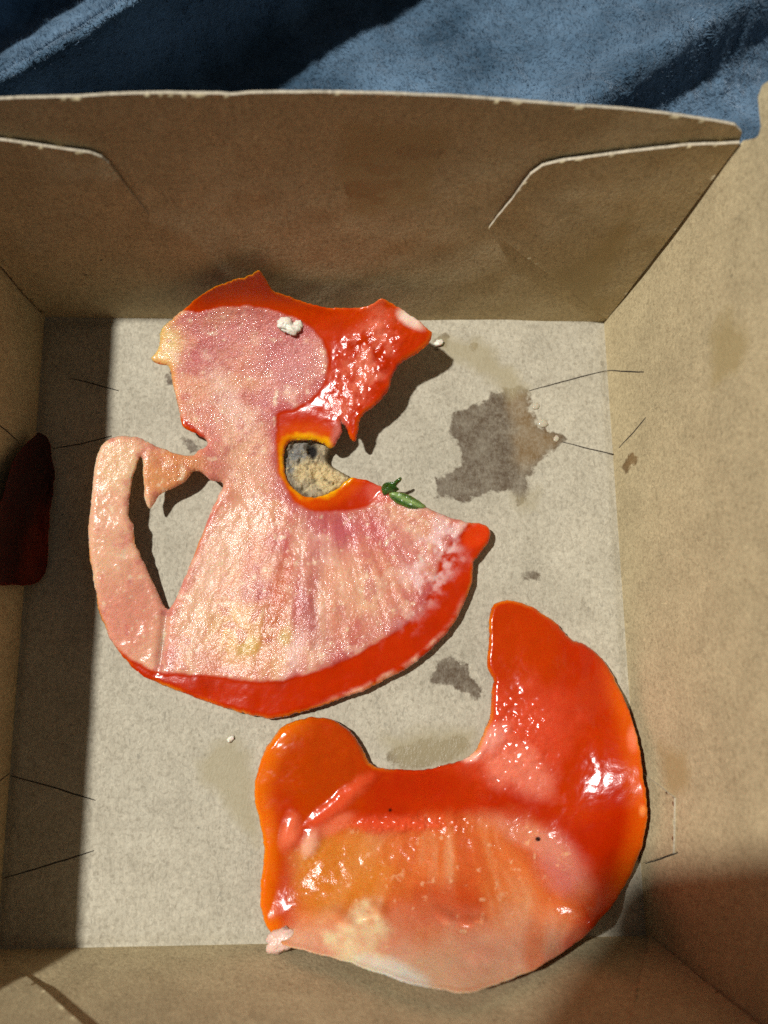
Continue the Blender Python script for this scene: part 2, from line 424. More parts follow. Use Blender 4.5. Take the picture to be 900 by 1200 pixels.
# base with its juice stains
st = [
 ([(530,490),(548,475),(570,470),(590,456),(612,452),(616,470),(622,492),(634,508),(660,516),(650,530),(634,538),(618,556),(622,592),(606,592),(600,574),(572,578),(548,586),(514,584),(512,562),(530,552),(540,545),(538,520),(530,505)],),
 ([(598,456),(618,456),(622,480),(632,500),(660,514),(640,536),(612,548),(604,520),(596,490)], .9),
 ([(608,668),(624,664),(640,674),(632,684),(612,682)],),
 ([(504,800),(512,772),(530,764),(545,775),(548,792),(562,800),(560,822),(545,815),(530,800),(515,806)],),
 ([(450,884),(470,874),(500,866),(544,862),(556,876),(534,892),(495,900),(462,898)], .35),
 ([(508,396),(524,392),(522,408),(510,412)], .3),
 ([(552,402),(560,403),(558,410),(552,409)], .9),
 ([(214,516),(232,512),(236,528),(222,534)],),
 ([(196,443),(202,443),(203,448),(197,449)],),
]
gs = [
 ([(225,890),(250,870),(275,862),(290,880),(300,920),(306,960),(300,990),(275,960),(255,930),(235,915)],),
 ([(505,392),(560,398),(600,430),(620,455),(600,470),(570,440),(520,420)],),
 ([(440,860),(560,850),(560,900),(470,905)],), ([(600,580),(630,575),(634,600),(610,606)],),
]
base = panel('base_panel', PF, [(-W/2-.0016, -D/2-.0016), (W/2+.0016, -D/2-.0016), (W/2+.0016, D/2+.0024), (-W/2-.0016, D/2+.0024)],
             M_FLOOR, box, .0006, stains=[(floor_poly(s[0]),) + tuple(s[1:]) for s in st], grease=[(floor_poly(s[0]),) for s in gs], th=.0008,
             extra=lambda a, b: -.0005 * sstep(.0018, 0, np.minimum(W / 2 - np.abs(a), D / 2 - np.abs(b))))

# back wall: arched top edge, its ends behind the corner flaps
topb = PB.uv([(-140,128),(-60,124),(0,122),(60,121),(130,119),(200,118),(255,119),(272,120.5),(290,118.5),(370,118),(450,119),(540,122),(630,127),(700,132),(780,139),(845,147),(862,150),(870,158),(868,166)], -.0006)
wl = topb[0]
wl2 = np.array([-W/2 - LX * .0605, .0605])
outb = [(-W/2 - .0012, -.0012), (W/2 + .0012, -.0012), (W/2 + LX * .048 + .0012, .048)] + [tuple(q) for q in topb[::-1]] + [(-W/2 - LX * .05 - .0012, .05)]
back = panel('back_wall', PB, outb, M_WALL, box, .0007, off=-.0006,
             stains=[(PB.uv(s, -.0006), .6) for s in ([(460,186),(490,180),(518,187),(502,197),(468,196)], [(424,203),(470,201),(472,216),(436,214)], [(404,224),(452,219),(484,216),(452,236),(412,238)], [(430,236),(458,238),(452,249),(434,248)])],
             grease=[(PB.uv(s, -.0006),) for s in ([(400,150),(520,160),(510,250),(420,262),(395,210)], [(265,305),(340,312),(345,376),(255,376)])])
def lean(tip, sgn):
    e = np.array([tip[0] - sgn * W / 2, tip[1]]); e = e / np.linalg.norm(e)
    return lambda a, b: -.0005 * sstep(.009, .0003, np.abs((a - sgn * W / 2) * e[1] - b * e[0])) + .0011 * sstep(.02, .05, np.abs(a - sgn * W / 2)) * sstep(.01, .03, b)
fr = PB.uv([(711,376),(868,171),(800,176),(720,186),(660,195),(636,201),(622,211),(600,240),(573,276)], .0004)
fl = PB.uv([(51,372),(175,262),(150,230),(128,200),(118,192),(105,187),(60,180),(0,170),(-60,165),(-134,160)], .0004)
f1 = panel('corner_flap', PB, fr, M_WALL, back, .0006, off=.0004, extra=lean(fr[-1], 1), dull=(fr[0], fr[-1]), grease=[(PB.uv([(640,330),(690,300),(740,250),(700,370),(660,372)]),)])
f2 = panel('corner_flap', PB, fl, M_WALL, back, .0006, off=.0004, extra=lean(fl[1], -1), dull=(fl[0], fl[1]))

# right wall with the lock ear at its far top corner
ear = PR.uv([(868,172),(884,161),(888,150),(886,132),(884,114),(889,99),(900,93),(930,93),(960,110)], 0)
ear[0, 0] -= .0012
outr = [(-D/2 - .0028, -.0012), (-D/2 - LY * .03 - .0028, .03)] + [tuple(q) for q in ear] + [(-.03, .056), (.0, .0575), (.04, .056), (D/2 + LY * .054 + .0015, .054), (D/2 + .0015, -.0012)]
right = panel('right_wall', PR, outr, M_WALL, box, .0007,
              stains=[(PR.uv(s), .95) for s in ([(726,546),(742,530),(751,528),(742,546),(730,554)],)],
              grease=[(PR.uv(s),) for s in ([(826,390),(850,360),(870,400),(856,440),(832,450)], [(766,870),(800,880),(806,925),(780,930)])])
# left wall, lower than the others
HL = .0485
outl = [(-D/2 - .0015, -.0012), (D/2 + .0028, -.0012), (D/2 + LY * HL + .0028, HL), (-D/2 - LY * HL - .0015, HL)]
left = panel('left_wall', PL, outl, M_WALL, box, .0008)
# front wall with its two corner flaps
outf = [(-W/2 - .0012, -.0012), (W/2 + .0012, -.0012), (W/2 + LX * .054, .054), (0, .060), (-W/2 - LX * .054, .054)]
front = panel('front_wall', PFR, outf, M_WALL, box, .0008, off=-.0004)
def leanf(sgn):
    return lambda a, b: .0005 * sstep(.004, .02, np.abs(a - sgn * W / 2) + .0) * sstep(.004, .02, b)
q1, q2 = PFR.uv([(35, 1145), (95, 1200)])
ffl = [(W/2 + .0003, .0008), (W/2 + LX * .05, .05), (.036, .048), (.033, .046), tuple(q2 + (q2 - q1) * .45), tuple(q2), tuple(q1)]
ffr = [(-W/2 - .0003, .0008), (-.046, .034), (-.047, .038), (-.050, .044), (-W/2 - LX * .05, .05)]
panel('corner_flap', PFR, ffl, M_WALL, front, .0007, off=.0001, extra=leanf(1), dull=(np.array(ffl[0]), np.array(ffl[4])))
panel('corner_flap', PFR, ffr, M_WALL, front, .0007, off=.0003)

def slit(pl, pts, parent, w=.00022):
    q = pl.uv(pts) if len(pts) else None
    q = resample(np.concatenate([q, q[::-1]]), .0012); q = q[:len(q) // 2 + 1]
    q = jitter(q, .00008, 500, int(pts[0][0]))
    t = np.gradient(q, axis=0); t /= np.linalg.norm(t, axis=1)[:, None] + 1e-12
    nn = np.stack([-t[:, 1], t[:, 0]], 1); m = len(q)
    ww = w * (.55 + .45 * np.sin(np.linspace(.15, np.pi - .15, m))) * (1 + .4 * fbm(np.arange(m) * .7, np.zeros(m), 4, 2))
    l = q + nn * ww[:, None] / 2; r = q - nn * ww[:, None] / 2
    V = np.concatenate([pl.P(l[:, 0], l[:, 1], .00005 + np.zeros(m)), pl.P(r[:, 0], r[:, 1], .00005 + np.zeros(m))])
    I = np.arange(m - 1)
    return mesh_obj('slit', V, np.stack([I + m, I + m + 1, I + 1, I], 1), M_SLIT, parent, smooth=False)
for s in ([(82,443),(110,450),(139,458)], [(62,526),(96,520),(131,511)], [(12,909),(60,922),(112,938)], [(4,1029),(56,1014),(110,997)],
          [(620,458),(660,447),(711,434)], [(660,518),(690,526),(722,533)]):
    slit(PF, s, base)
for s in ([(712,434),(752,436)], [(725,525),(740,508),(755,489)], [(756,1012),(774,1006),(792,999)]):
    slit(PR, s, right)
slit(PL, [(-8,490),(8,503),(22,516)], left); slit(PL, [(10,907),(0,915),(-6,922)], left)
lt = PR.uv([(752,905),(789,935),(788,1000),(752,1012)])
panel('lock_tab', PR, lt, M_WALL, right, .0006, off=.00035, th=.00035)

# ------------------------------------------------------------------ tomato scraps
def tps(ctrl, smooth=.02):
    c = np.array(ctrl, float); P = c[:, :2] / 100; z = c[:, 2]; n = len(c)
    def U(r2): return np.where(r2 > 1e-12, .5 * r2 * np.log(r2 + 1e-12), 0)
    K = U(((P[:, None] - P) ** 2).sum(2)) + np.eye(n) * smooth
    A = np.zeros((n + 3, n + 3)); A[:n, :n] = K; A[:n, n] = 1; A[:n, n + 1:] = P; A[n, :n] = 1; A[n + 1:, :n] = P.T
    w = np.linalg.solve(A, np.concatenate([z, [0, 0, 0]]))
    def f(q):
        q = q / 100; out = np.empty(len(q))
        for c0 in range(0, len(q), 20000):
            p = q[c0:c0 + 20000]
            out[c0:c0 + 20000] = U(((p[:, None] - P) ** 2).sum(2)) @ w[:n] + w[n] + p @ w[n + 1:]
        return out
    return f

def wall_min(P, clear=.0012):
    """lowest height at which the line through each pixel clears the four walls"""
    z = np.full(len(P), -.05)
    for pl in (PB, PR, PL, PFR):
        w = at_plane(P[:, 0], P[:, 1], pl.p0 + pl.n * clear, pl.n)
        z = np.maximum(z, np.where(w[:, 2] < .09, w[:, 2], -.05))
    return z

def smax(a, b, k): return .5 * (a + b + np.sqrt((a - b) ** 2 + k * k))

def slab(name, rings, step, ctrl, thick, parent, paint, mat=None, ew=11, edge=.35, clear=.0012, relief=None, kwall=.0045):
    P, Q, d, rim = mesher(rings, step)
    lift = tps(ctrl)(P) / 1000
    lift = np.maximum(lift, .00025)
    wm = wall_min(P, clear)
    lift = smax(lift, wm + .0004, kwall)
    lift = np.maximum(lift, .0002)
    t = (thick(P) if callable(thick) else np.full(len(P), thick)) / 1000
    eww = ew * (1 + .75 * fbm(P[:, 0] * .022, P[:, 1] * .022, 99, 3)); e = np.sqrt(np.clip(1 - (1 - np.clip(d / eww, 0, 1)) ** 2, 0, 1))
    rl = (relief(P, d) / 1000 if relief else 0) * np.clip(d / 6, 0, 1)
    ztop = lift + t * (edge + (1 - edge) * e) + rl
    zbot = lift + t * edge * (1 - e)
    xy = at(P[:, 0], P[:, 1], lift + t * .6)
    top = xy.copy(); top[:, 2] = ztop; bot = xy.copy(); bot[:, 2] = np.minimum(zbot, ztop - 1e-5)
    n = len(P); rimv = np.zeros(n, bool); rimv[rim.ravel()] = True
    top[rimv, 2] = bot[rimv, 2] = (lift + t * edge)[rimv]
    idx = np.arange(n) + n; idx[rimv] = np.arange(n)[rimv]
    col, fr = paint(P, d)
    V = np.concatenate([top, bot]); F = np.concatenate([Q[:, ::-1], idx[Q]])
    uvv = np.concatenate([P, P]) * .00017
    o = mesh_obj(name, V, F, mat or M_FLESH, parent,
                 {'puv': ('FLOAT_VECTOR', np.concatenate([uvv, np.zeros((2 * n, 1))], 1)),
                  'col': ('FLOAT_COLOR', np.concatenate([col, col])), 'frost': ('FLOAT', np.concatenate([fr, fr]))})
    return o

def lay(col, m, c):
    m = np.clip(m, 0, 1)[:, None]; return col * (1 - m) + np.asarray(c) * m
def blob(P, x, y, rx, ry, rot=0, soft=.5, nz=.25, s=0, fr=.05):
    a = math.radians(rot); dx = P[:, 0] - x; dy = P[:, 1] - y
    u = (dx * math.cos(a) + dy * math.sin(a)) / rx; v = (-dx * math.sin(a) + dy * math.cos(a)) / ry
    r = np.sqrt(u * u + v * v) + nz * fbm(P[:, 0] * fr, P[:, 1] * fr, s, 4)
    return 1 - sstep(1 - soft, 1 + soft, r)
def N(P, f, s=0, o=4): return fbm(P[:, 0] * f, P[:, 1] * f, s, o)
def mk(P, poly, w=2.5, amp=3, f=.08, s=0):
    dd = sdf(P, [smooth_poly(poly, 4)]) + amp * N(P, f, s, 4)
    return sstep(-w, w, dd), dd

# --- the big slice with the stem scar
out1 = [(203,373),(223,356),(248,339),(273,328),(294,322),(303,317),(311,327),(320,341),(339,346),(359,355),(384,360),(408,361),(433,358),(448,351),(466,360),(486,371),(499,383),(508,392),(501,404),(486,416),(470,424),(462,437),(456,456),(443,471),(429,483),(421,494),(419,506),(416,518),(410,513),(404,500),(399,493),(401,506),(391,522),(384,524),(373,517),(355,516),(338,520),(333,544),(339,566),(354,580),(373,581),(393,574),(406,563),(414,560),(437,566),(455,574),(476,588),(498,594),(532,607),(560,613),(572,618),(574,632),(563,648),(555,659),(554,676),(543,710),(529,735),(509,758),(481,780),(447,800),(407,817),(362,832),(322,842),(288,837),(243,823),(203,807),(169,792),(138,763),(127,744),(115,712),(110,681),(104,647),(104,608),(110,562),(115,531),(131,513),(158,511),(170,516),(185,523),(203,530),(222,533),(233,527),(244,519),(226,506),(214,498),(208,475),(203,450),(198,430),(188,427),(176,421),(186,409),(187,392),(193,381)]
hole1 = [(194,712),(181,685),(169,660),(158,635),(157,615),(151,604),(153,575),(158,552),(166,535),(168,560),(170,587),(177,596),(186,581),(200,573),(217,564),(229,552),(247,562),(261,568),(250,592),(238,622),(226,653),(212,687),(200,712)]
r1 = jitter(jitter(resample(smooth_poly(out1, 4), 2.5), 2.2, .06, 1), 1.1, .3, 11); h1 = jitter(resample(smooth_poly(hole1, 4), 3), 1.6, .11, 2)
ctrl1 = [(300,325,11),(210,375,8),(180,420,5),(400,365,9.5),(450,355,11),(505,392,9.5),(460,440,7),(415,515,5.5),(350,430,6),(250,450,4),(220,500,3.2),(330,500,3),(330,545,1.2),(360,590,1),(405,565,.8),(300,600,1),(450,580,1),(570,625,1.4),(540,710,1.1),(480,780,1.0),(322,840,.3),(200,805,.3),(135,760,.6),(115,700,2.6),(105,640,4.6),(112,560,6.4),(150,512,7.2),(160,560,6),(156,620,5),(172,670,3),(200,530,5.6),(225,545,4.2),(180,590,4.2),(240,620,.7),(220,680,.4),(195,735,.8),(300,700,1.0),(400,700,1.3),(250,540,3),(280,540,1.8),(160,740,1.0)]
PEACH, PINK, ROSE = s2l((222,164,132)), s2l((212,138,126)), s2l((184,88,96))
RED, ORNG, DEEP, YEL, CREAM = s2l((190,46,0)), s2l((208,74,0)), s2l((164,30,0)), s2l((240,180,20)), s2l((240,222,190))
headpale = [(193,368),(232,367),(265,361),(306,363),(334,370),(359,382),(378,403),(384,427),(378,452),(363,470),(343,481),(325,487),(324,514),(325,547),(334,570),(347,590),(368,600),(398,600),(427,596),(440,586),(452,578),(500,590),(545,606),(541,625),(521,645),(509,676),(498,707),(481,727),(453,746),(407,772),(373,786),(334,796),(305,799),(260,793),(215,789),(192,789),(164,778),(130,752),(90,700),(80,540),(130,490),(240,515),(205,480),(195,430),(165,420)]
def paint1(P, d):
    x, y = P[:, 0], P[:, 1]
    col = np.tile(RED, (len(P), 1))
    col = lay(col, .7 * sstep(430, 330, y) , ORNG)
    col = lay(col, .5 * np.clip(N(P, .03, 3) + .2, 0, 1), DEEP)
    # glow through the translucent skin edge painted as orange; yellow round the scar
    core = sdf(P, [smooth_poly(core1, 4)])
    col = lay(col, sstep(6, .5, d) * np.clip(.35 + 1.2 * N(P, .03, 5), 0, .8), s2l((222,104,8)))
    col = lay(col, sstep(-24, -9, core), ORNG); col = lay(col, sstep(-8, -1, core + 4 * N(P, .07, 4)) * np.clip(.8 + .9 * N(P, .05, 44), .2, 1), s2l((232,164,10)))
    m, dd = mk(P, headpale, 2.2, 2.2, .09, 7)
    pale = lay(np.tile(PINK, (len(P), 1)), np.clip(.5 + 1.3 * N(P, .022, 11), 0, 1), PEACH)
    pale = lay(pale, np.clip(1.5 * N(P, .03, 13) - .05, 0, .75), ROSE)
    # radial pink streaks of the lower half, fanning from the scar
    ang = np.arctan2(x - 365, y - 470); rr = np.hypot(x - 365, y - 470)
    stv = fbm(ang * 7, rr * .006, 15, 3)
    low = sstep(560, 640, y) * sstep(185, 235, x)
    pale = lay(pale, low * np.clip(1.9 * stv, 0, .6), s2l((206,112,92)))
    pale = lay(pale, low * np.clip(-1.7 * stv, 0, .6), s2l((238,206,168)))
    pale = lay(pale, blob(P, 350, 700, 10, 95, -3, .6, .5, 3) * .7, s2l((196,100,104)))
    pale = lay(pale, blob(P, 385, 640, 70, 22, 8, .6, .5, 5) * .6, s2l((205,110,120)))
    pale = lay(pale, blob(P, 290, 745, 48, 34, 20, .6, .4, 6) * .55, s2l((222,186,112)))
    pale = lay(pale, blob(P, 430, 690, 55, 50, 0, .6, .4, 7) * .45, s2l((232,180,140)))
    pale = lay(pale, blob(P, 345, 425, 40, 42, 0, .5, .3, 8) * .6, s2l((204,130,130)))
    pale = lay(pale, blob(P, 190, 405, 22, 26, 0, .6, .3, 9) * .8, s2l((240,220,150)))
    pale = lay(pale, blob(P, 285, 520, 30, 40, 0, .6, .4, 10) * .5, s2l((240,206,160)))
    st2 = fbm(ang * 26, rr * .012, 215, 3)
    pale = lay(pale, low * np.clip(1.3 * st2 - .1, 0, .26), s2l((240,206,176))); pale = lay(pale, low * np.clip(-1.5 * st2 - .15, 0, .34), s2l((196,100,80)))
    for (bx_, by_, rx, ry, ro, st_, c_) in [(330,690,9,42,8,.75,(206,112,72)),(322,735,12,20,10,.6,(196,120,70)),(364,715,10,40,-6,.75,(176,84,88)),(372,665,8,26,0,.6,(184,92,96)),(350,640,9,30,0,.6,(236,196,160)),(290,755,12,12,0,.6,(206,182,84)),(334,748,7,10,0,.55,(206,186,96)),(400,690,22,60,-12,.5,(232,186,156)),(395,622,34,14,10,.7,(196,96,108)),(440,625,28,16,20,.6,(204,104,112)),(480,640,30,18,35,.5,(206,112,116)),(255,660,16,50,18,.5,(240,204,176)),(345,770,8,26,15,.7,(240,208,200)),(300,620,16,34,14,.5,(238,196,160)),(430,742,40,18,-30,.55,(196,96,92)),(268,470,14,40,-30,.55,(240,210,190)),(262,400,34,22,-20,.5,(206,134,132)),(245,530,18,26,-20,.5,(214,120,120)),(300,560,14,30,5,.5,(236,190,160)),(330,450,16,36,30,.4,(214,146,146))]:
        pale = lay(pale, blob(P, bx_, by_, rx, ry, ro, .75, .55, int(bx_ + by_), .07) * st_, s2l(c_))
    pale = lay(pale, sstep(20, 1, dd) * sstep(250, 330, x) * np.clip(.45 + .9 * N(P, .04, 117), 0, .8), s2l((190,86,88)))
    pale = lay(pale, np.clip(1.8 * N(P, .05, 118, 5) - .5, 0, .4), s2l((242,210,186)))
    # strap
    sm = sstep(205, 175, x) * sstep(500, 530, y)
    pale = lay(pale, sm * .8, s2l((238,196,160))); pale = lay(pale, sm * blob(P, 150, 720, 40, 60, 30, .6, .3, 12) * .7, s2l((216,140,120)))
    pale = lay(pale, blob(P, 200, 555, 38, 34, 0, .4, .3, 13) * .8, s2l((222,156,96)))
    pale = lay(pale, blob(P, 140, 545, 26, 30, 0, .5, .3, 14) * .6, s2l((242,212,168)))
    pale = lay(pale, np.clip(2.2 * N(P, .13, 17, 3) - .85, 0, .75), CREAM); pale = lay(pale, np.clip(2.0 * N(P, .06, 18, 4) - .5, 0, .5), s2l((196,108,104)))
    pale = lay(pale, sstep(9, 2, d) * sstep(500, 440, y) * .5, s2l((232,170,70)))
    col = lay(col, m, pale * np.array([.95, .875, .86]))
    # white film: along the torn right side, the lower rim's outer edge and the boundary
    col = lay(col, np.clip(sstep(-.25, .45, N(P, .09, 19, 5)) * blob(P, 512, 650, 24, 75, 28, .7, .5, 20), 0, .8), s2l((232,196,190)))
    rimw = sstep(9, 3, d) * sstep(360, 420, x) * sstep(690, 730, y)
    col = lay(col, rimw * np.clip(.55 + 1.3 * N(P, .06, 21), 0, 1), s2l((230,180,150)))
    col = lay(col, blob(P, 467, 375, 9, 20, 60, .5, .4, 22) * 0 + blob(P, 480, 376, 16, 7, 35, .5, .3, 22), s2l((244,210,190)))
    lobe = blob(P, 425, 425, 24, 60, 20, .6, .5, 23)
    col = lay(col, lobe * np.clip(.35 + 1.2 * N(P, .07, 24), 0, .7), s2l((232,130,100)))
    col = lay(col, blob(P, 397, 508, 8, 16, 20, .4, .3, 25) * .8, s2l((196,110,96)))
    col = lay(col, blob(P, 444, 580, 16, 10, 20, .5, .4, 26) * .6, s2l((222,110,90)))
    col = lay(col, blob(P, 556, 630, 17, 12, -40, .3, .3, 27) * .95, s2l((214,62,10)))
    col = lay(col, sstep(4, .5, d) * sstep(600, 640, y) * np.clip(.3 + 1.5 * N(P, .035, 6), 0, .8), s2l((222,128,24)))  # same edge glow, painted along the lower rim
    fr = np.clip(m * (.5 + .5 * sstep(600, 540, y) + .25 * np.clip(N(P, .02, 205), -1, 1)) * (1 - .55 * sstep(215, 185, x)) + lobe * .3 + rimw * .4, 0, 1)
    return col, fr
core1 = [(337,519),(355,514),(373,516),(386,525),(383,541),(404,556),(408,563),(393,574),(373,581),(354,581),(339,566),(333,544)]
def relief1(P, d):
    x, y = P[:, 0], P[:, 1]
    ang = np.arctan2(x - 365, y - 470); rr = np.hypot(x - 365, y - 470)
    low = sstep(560, 640, y) * sstep(185, 235, x)
    m, dd = mk(P, headpale, 4, 2.2, .09, 7)
    r = .35 * N(P, .02, 31) + (.04 + .16 * m) * N(P, .07, 33, 4) + .05 * m * N(P, .3, 35, 2)
    r += low * m * (.22 * fbm(ang * 9, rr * .004, 15, 3) + .08 * fbm(ang * 26, rr * .012, 215, 3)) + .28 * m
    lob = blob(P, 440, 430, 40, 70, 20, .7, .2, 36)
    r += lob * (.45 * N(P, .06, 37) + .3 * N(P, .14, 38))
    r -= .7 * np.exp(-((x - (192 - (y - 740) * .12)) / 5) ** 2) * sstep(700, 720, y) * sstep(795, 770, y)
    return r
th1 = lambda P: 1.5 + .5 * sstep(250, 330, P[:, 0]) - .75 * sstep(240, 180, P[:, 0]) - .5 * sstep(440, 380, P[:, 1])
t1 = empty('tomato_slice', tuple(at(310, 640, 0)))
tag(t1, 'larger pale pink tomato slice with a grey stem scar and curled peel strip', 'tomato slice')
def child_of(o, root):
    o.parent = root; o.matrix_parent_inverse = Matrix.Translation(-Vector(root.location)); return o
o = slab('flesh', [r1, h1], 1.3, ctrl1, th1, None, paint1, ew=5, edge=.55, relief=relief1); child_of(o, t1)

def paint_core(P, d):
    x, y = P[:, 0], P[:, 1]
    n1 = N(P, .12, 51); n2 = N(P, .3, 52, 3)
    col = np.tile(s2l((176,160,130)), (len(P), 1))
    col = lay(col, blob(P, 347, 540, 16, 24, 20, .6, .5, 53), s2l((136,134,128)))
    col = lay(col, blob(P, 378, 560, 30, 15, 20, .5, .5, 54, .1), s2l((224,198,144)))
    col = lay(col, np.clip(2.6 * n1 - .5, 0, .85), s2l((74,60,40)))
    col = lay(col, np.clip(2.4 * n2 - .6, 0, .8), s2l((226,206,160)))
    col = lay(col, blob(P, 366, 529, 6, 8, 0, .4, .3, 55), s2l((24,18,12)))
    col = lay(col, sstep(5, 1, d) * .6, s2l((90,70,30)))
    return col, np.zeros(len(P))
cr = jitter(resample(smooth_poly([(335,517),(355,512),(373,514),(387,524),(384,541),(404,555),(412,562),(394,577),(373,585),(352,584),(336,568),(330,544)], 4), 2), 1.5, .2, 9)
o = slab('stem_scar', [cr], 1.1, [(330,520,1.0),(380,515,1.3),(340,570,.2),(400,565,.3),(370,550,.3)], 1.8, None, paint_core, M_SCAR, ew=8,
         relief=lambda P, d: .8 * N(P, .1, 57) + .7 * N(P, .25, 58, 3) - 1.3 * blob(P, 366, 529, 6, 8, 0, .5, .2, 55) - .5 * blob(P, 348, 540, 12, 20, 20, .6, .3, 53))
o['label'] = 'crumbly grey and tan stem scar'; child_of(o, t1)

# --- the redder slice leaning on the near wall
out2 = [(580,707),(599,704),(624,712),(647,726),(663,743),(671,750),(691,759),(708,776),(724,804),(738,834),(748,873),(755,912),(758,951),(754,984),(744,1015),(730,1043),(708,1073),(680,1101),(641,1129),(602,1146),(569,1158),(544,1165),(519,1161),(474,1151),(424,1134),(386,1121),(352,1114),(333,1108),(318,1094),(310,1079),(305,1057),(305,1029),(309,1001),(305,968),(298,934),(301,907),(313,873),(333,851),(358,841),(386,843),(408,854),(422,870),(433,893),(447,900),(485,902),(524,896),(552,884),(566,862),(574,834),(577,809),(579,796),(570,782),(572,751),(574,723)]
r2 = jitter(jitter(resample(smooth_poly(out2, 4), 2.5), 2.2, .05, 3), 1.0, .3, 13)
ctrl2 = [(590,712,.8),(690,765,.6),(748,870,3.0),(756,950,4.4),(744,1010,6),(690,900,3.0),(715,960,3.6),(720,820,2.2),(720,1050,8),(690,1085,13),(640,1125,20),(600,1140,23),(540,1160,28),(470,1148,24),(420,1130,17),(380,1115,10),(320,1090,1.5),(306,1000,.4),(300,930,.5),(350,850,1.3),(410,870,1.0),(490,905,.5),(570,840,.5),(575,770,.6),(640,850,2.0),(640,980,2.4),(450,1010,1.0),(370,960,.8),(600,1050,7),(520,1060,7),(450,1070,6),(400,1060,3.5),(350,1050,1.5),(680,1030,6),(520,1110,16),(600,1100,15)]
_o2 = np.array(out2, float); _w2 = wall_min(_o2, .0008)
ctrl2 = [c_ for c_ in ctrl2 if not (c_[1] > 1095 or c_[0] > 712)] + [(x_, y_, max(w_ * 1000 + 1.3, 1.2)) for (x_, y_), w_ in zip(_o2, _w2) if x_ > 715 or y_ > 1100]
def paint2(P, d):
    x, y = P[:, 0], P[:, 1]
    n = len(P)
    col = np.tile(s2l((188,50,0)), (n, 1))
    col = lay(col, np.clip(.35 + 1.1 * N(P, .018, 61), 0, .8), s2l((176,34,0)))
    col = lay(col, blob(P, 365, 890, 70, 60, 20, .5, .3, 62) * .85, s2l((184,66,2)))
    col = lay(col, blob(P, 612, 755, 50, 62, -30, .5, .3, 63) * .7, s2l((188,58,0)))
    col = lay(col, sstep(30, 4, d) * sstep(380, 330, x) * .85, s2l((226,112,8)))
    col = lay(col, sstep(34, 6, d) * sstep(690, 730, x) * .8, s2l((216,92,8)))  # side edges lit from within, painted as orange bands
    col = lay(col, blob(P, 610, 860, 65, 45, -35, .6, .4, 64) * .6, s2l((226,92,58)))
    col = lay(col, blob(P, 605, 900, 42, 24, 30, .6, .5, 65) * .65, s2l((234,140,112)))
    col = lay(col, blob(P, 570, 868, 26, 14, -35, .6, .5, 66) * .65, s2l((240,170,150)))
    # cloudy seed side, lower half
    m, dd = mk(P, [(338,1010),(360,990),(400,965),(450,975),(500,960),(560,955),(610,958),(655,980),(682,1012),(692,1050),(672,1092),(640,1135),(560,1180),(400,1150),(335,1120),(345,1060)], 16, 7, .05, 67)
    pal = np.tile(s2l((212,112,52)), (n, 1))
    rad = np.arctan2(x - 520, y - 830); rr = np.hypot(x - 520, y - 830)
    s_ = fbm(rad * 8, rr * .006, 68, 4)
    pal = lay(pal, np.clip(1.8 * s_, 0, .7), s2l((226,160,112))); pal = lay(pal, np.clip(-1.6 * s_, 0, .6), s2l((196,82,34)))
    pal = lay(pal, blob(P, 395, 1025, 62, 52, -20, .5, .25, 69) * .75, s2l((208,128,36)))
    pal = lay(pal, blob(P, 525, 1060, 40, 28, 0, .6, .4, 70) * .75, s2l((190,70,26)))
    pal = lay(pal, sstep(1050, 1135, y + 22 * N(P, .03, 71)) * .8, s2l((230,176,146)))
    pal = lay(pal, blob(P, 662, 1010, 30, 42, -35, .5, .3, 72) * .75, s2l((206,122,112)))
    pal = lay(pal, blob(P, 625, 980, 70, 18, 25, .5, .4, 73) * .5, s2l((222,150,120)))
    pal = lay(pal, blob(P, 600, 1110, 60, 20, -25, .6, .4, 78) * .5, s2l((216,150,120)))
    pal = lay(pal, blob(P, 628, 1105, 12, 50, 5, .6, .4, 79) * .5, s2l((214,96,20)))
    cp, _ = mk(P, [(380,1092),(402,1078),(425,1052),(440,1062),(446,1080),(456,1098),(446,1112),(462,1132),(490,1150),(430,1142),(392,1118)], 11, 12, .06, 74)
    pal = lay(pal, cp * np.clip(.75 + .8 * N(P, .09, 174), .3, .95), s2l((238,212,166)))
    pal = lay(pal, blob(P, 465, 1140, 40, 12, 20, .5, .4, 75) * .8, s2l((246,226,210)))
    pal = lay(pal, np.clip(2.2 * N(P, .11, 76, 3) - 1.0, 0, .6), s2l((242,196,150)))
    col = lay(col, m * .95, pal)
    # torn pale shreds along the ridge
    for (bx_, by_, rx, ry, ro, c) in [(365,985,9,16,25,(236,180,150)),(390,968,26,8,-30,(228,120,84)),(400,938,46,9,-38,(226,90,50)),(340,975,10,22,10,(232,120,80)),(470,965,60,10,0,(222,84,44)),(742,862,7,14,0,(236,130,90)),(550,885,10,6,-20,(250,200,180)),(752,950,4,6,0,(240,150,80))]:
        col = lay(col, blob(P, bx_, by_, rx, ry, ro, .6, .5, int(bx_)) * .8, s2l(c))
    col = lay(col, sstep(5, .5, d) * sstep(1110, 1080, y) * np.clip(.3 + 1.4 * N(P, .03, 8), 0, .8), s2l((226,128,14)))  # thin rim of light through the skin, put into the colour
    col = lay(col, blob(P, 630, 983, 3, 2.5, 0, .3, .1, 77), s2l((40,12,8)))
    col = lay(col, blob(P, 457, 949, 2, 2, 0, .3, .1, 77), s2l((60,12,8)))
    return col, np.clip(m * .16 + m * .25 * np.clip(N(P, .03, 175) + .1, 0, 1), 0, 1)
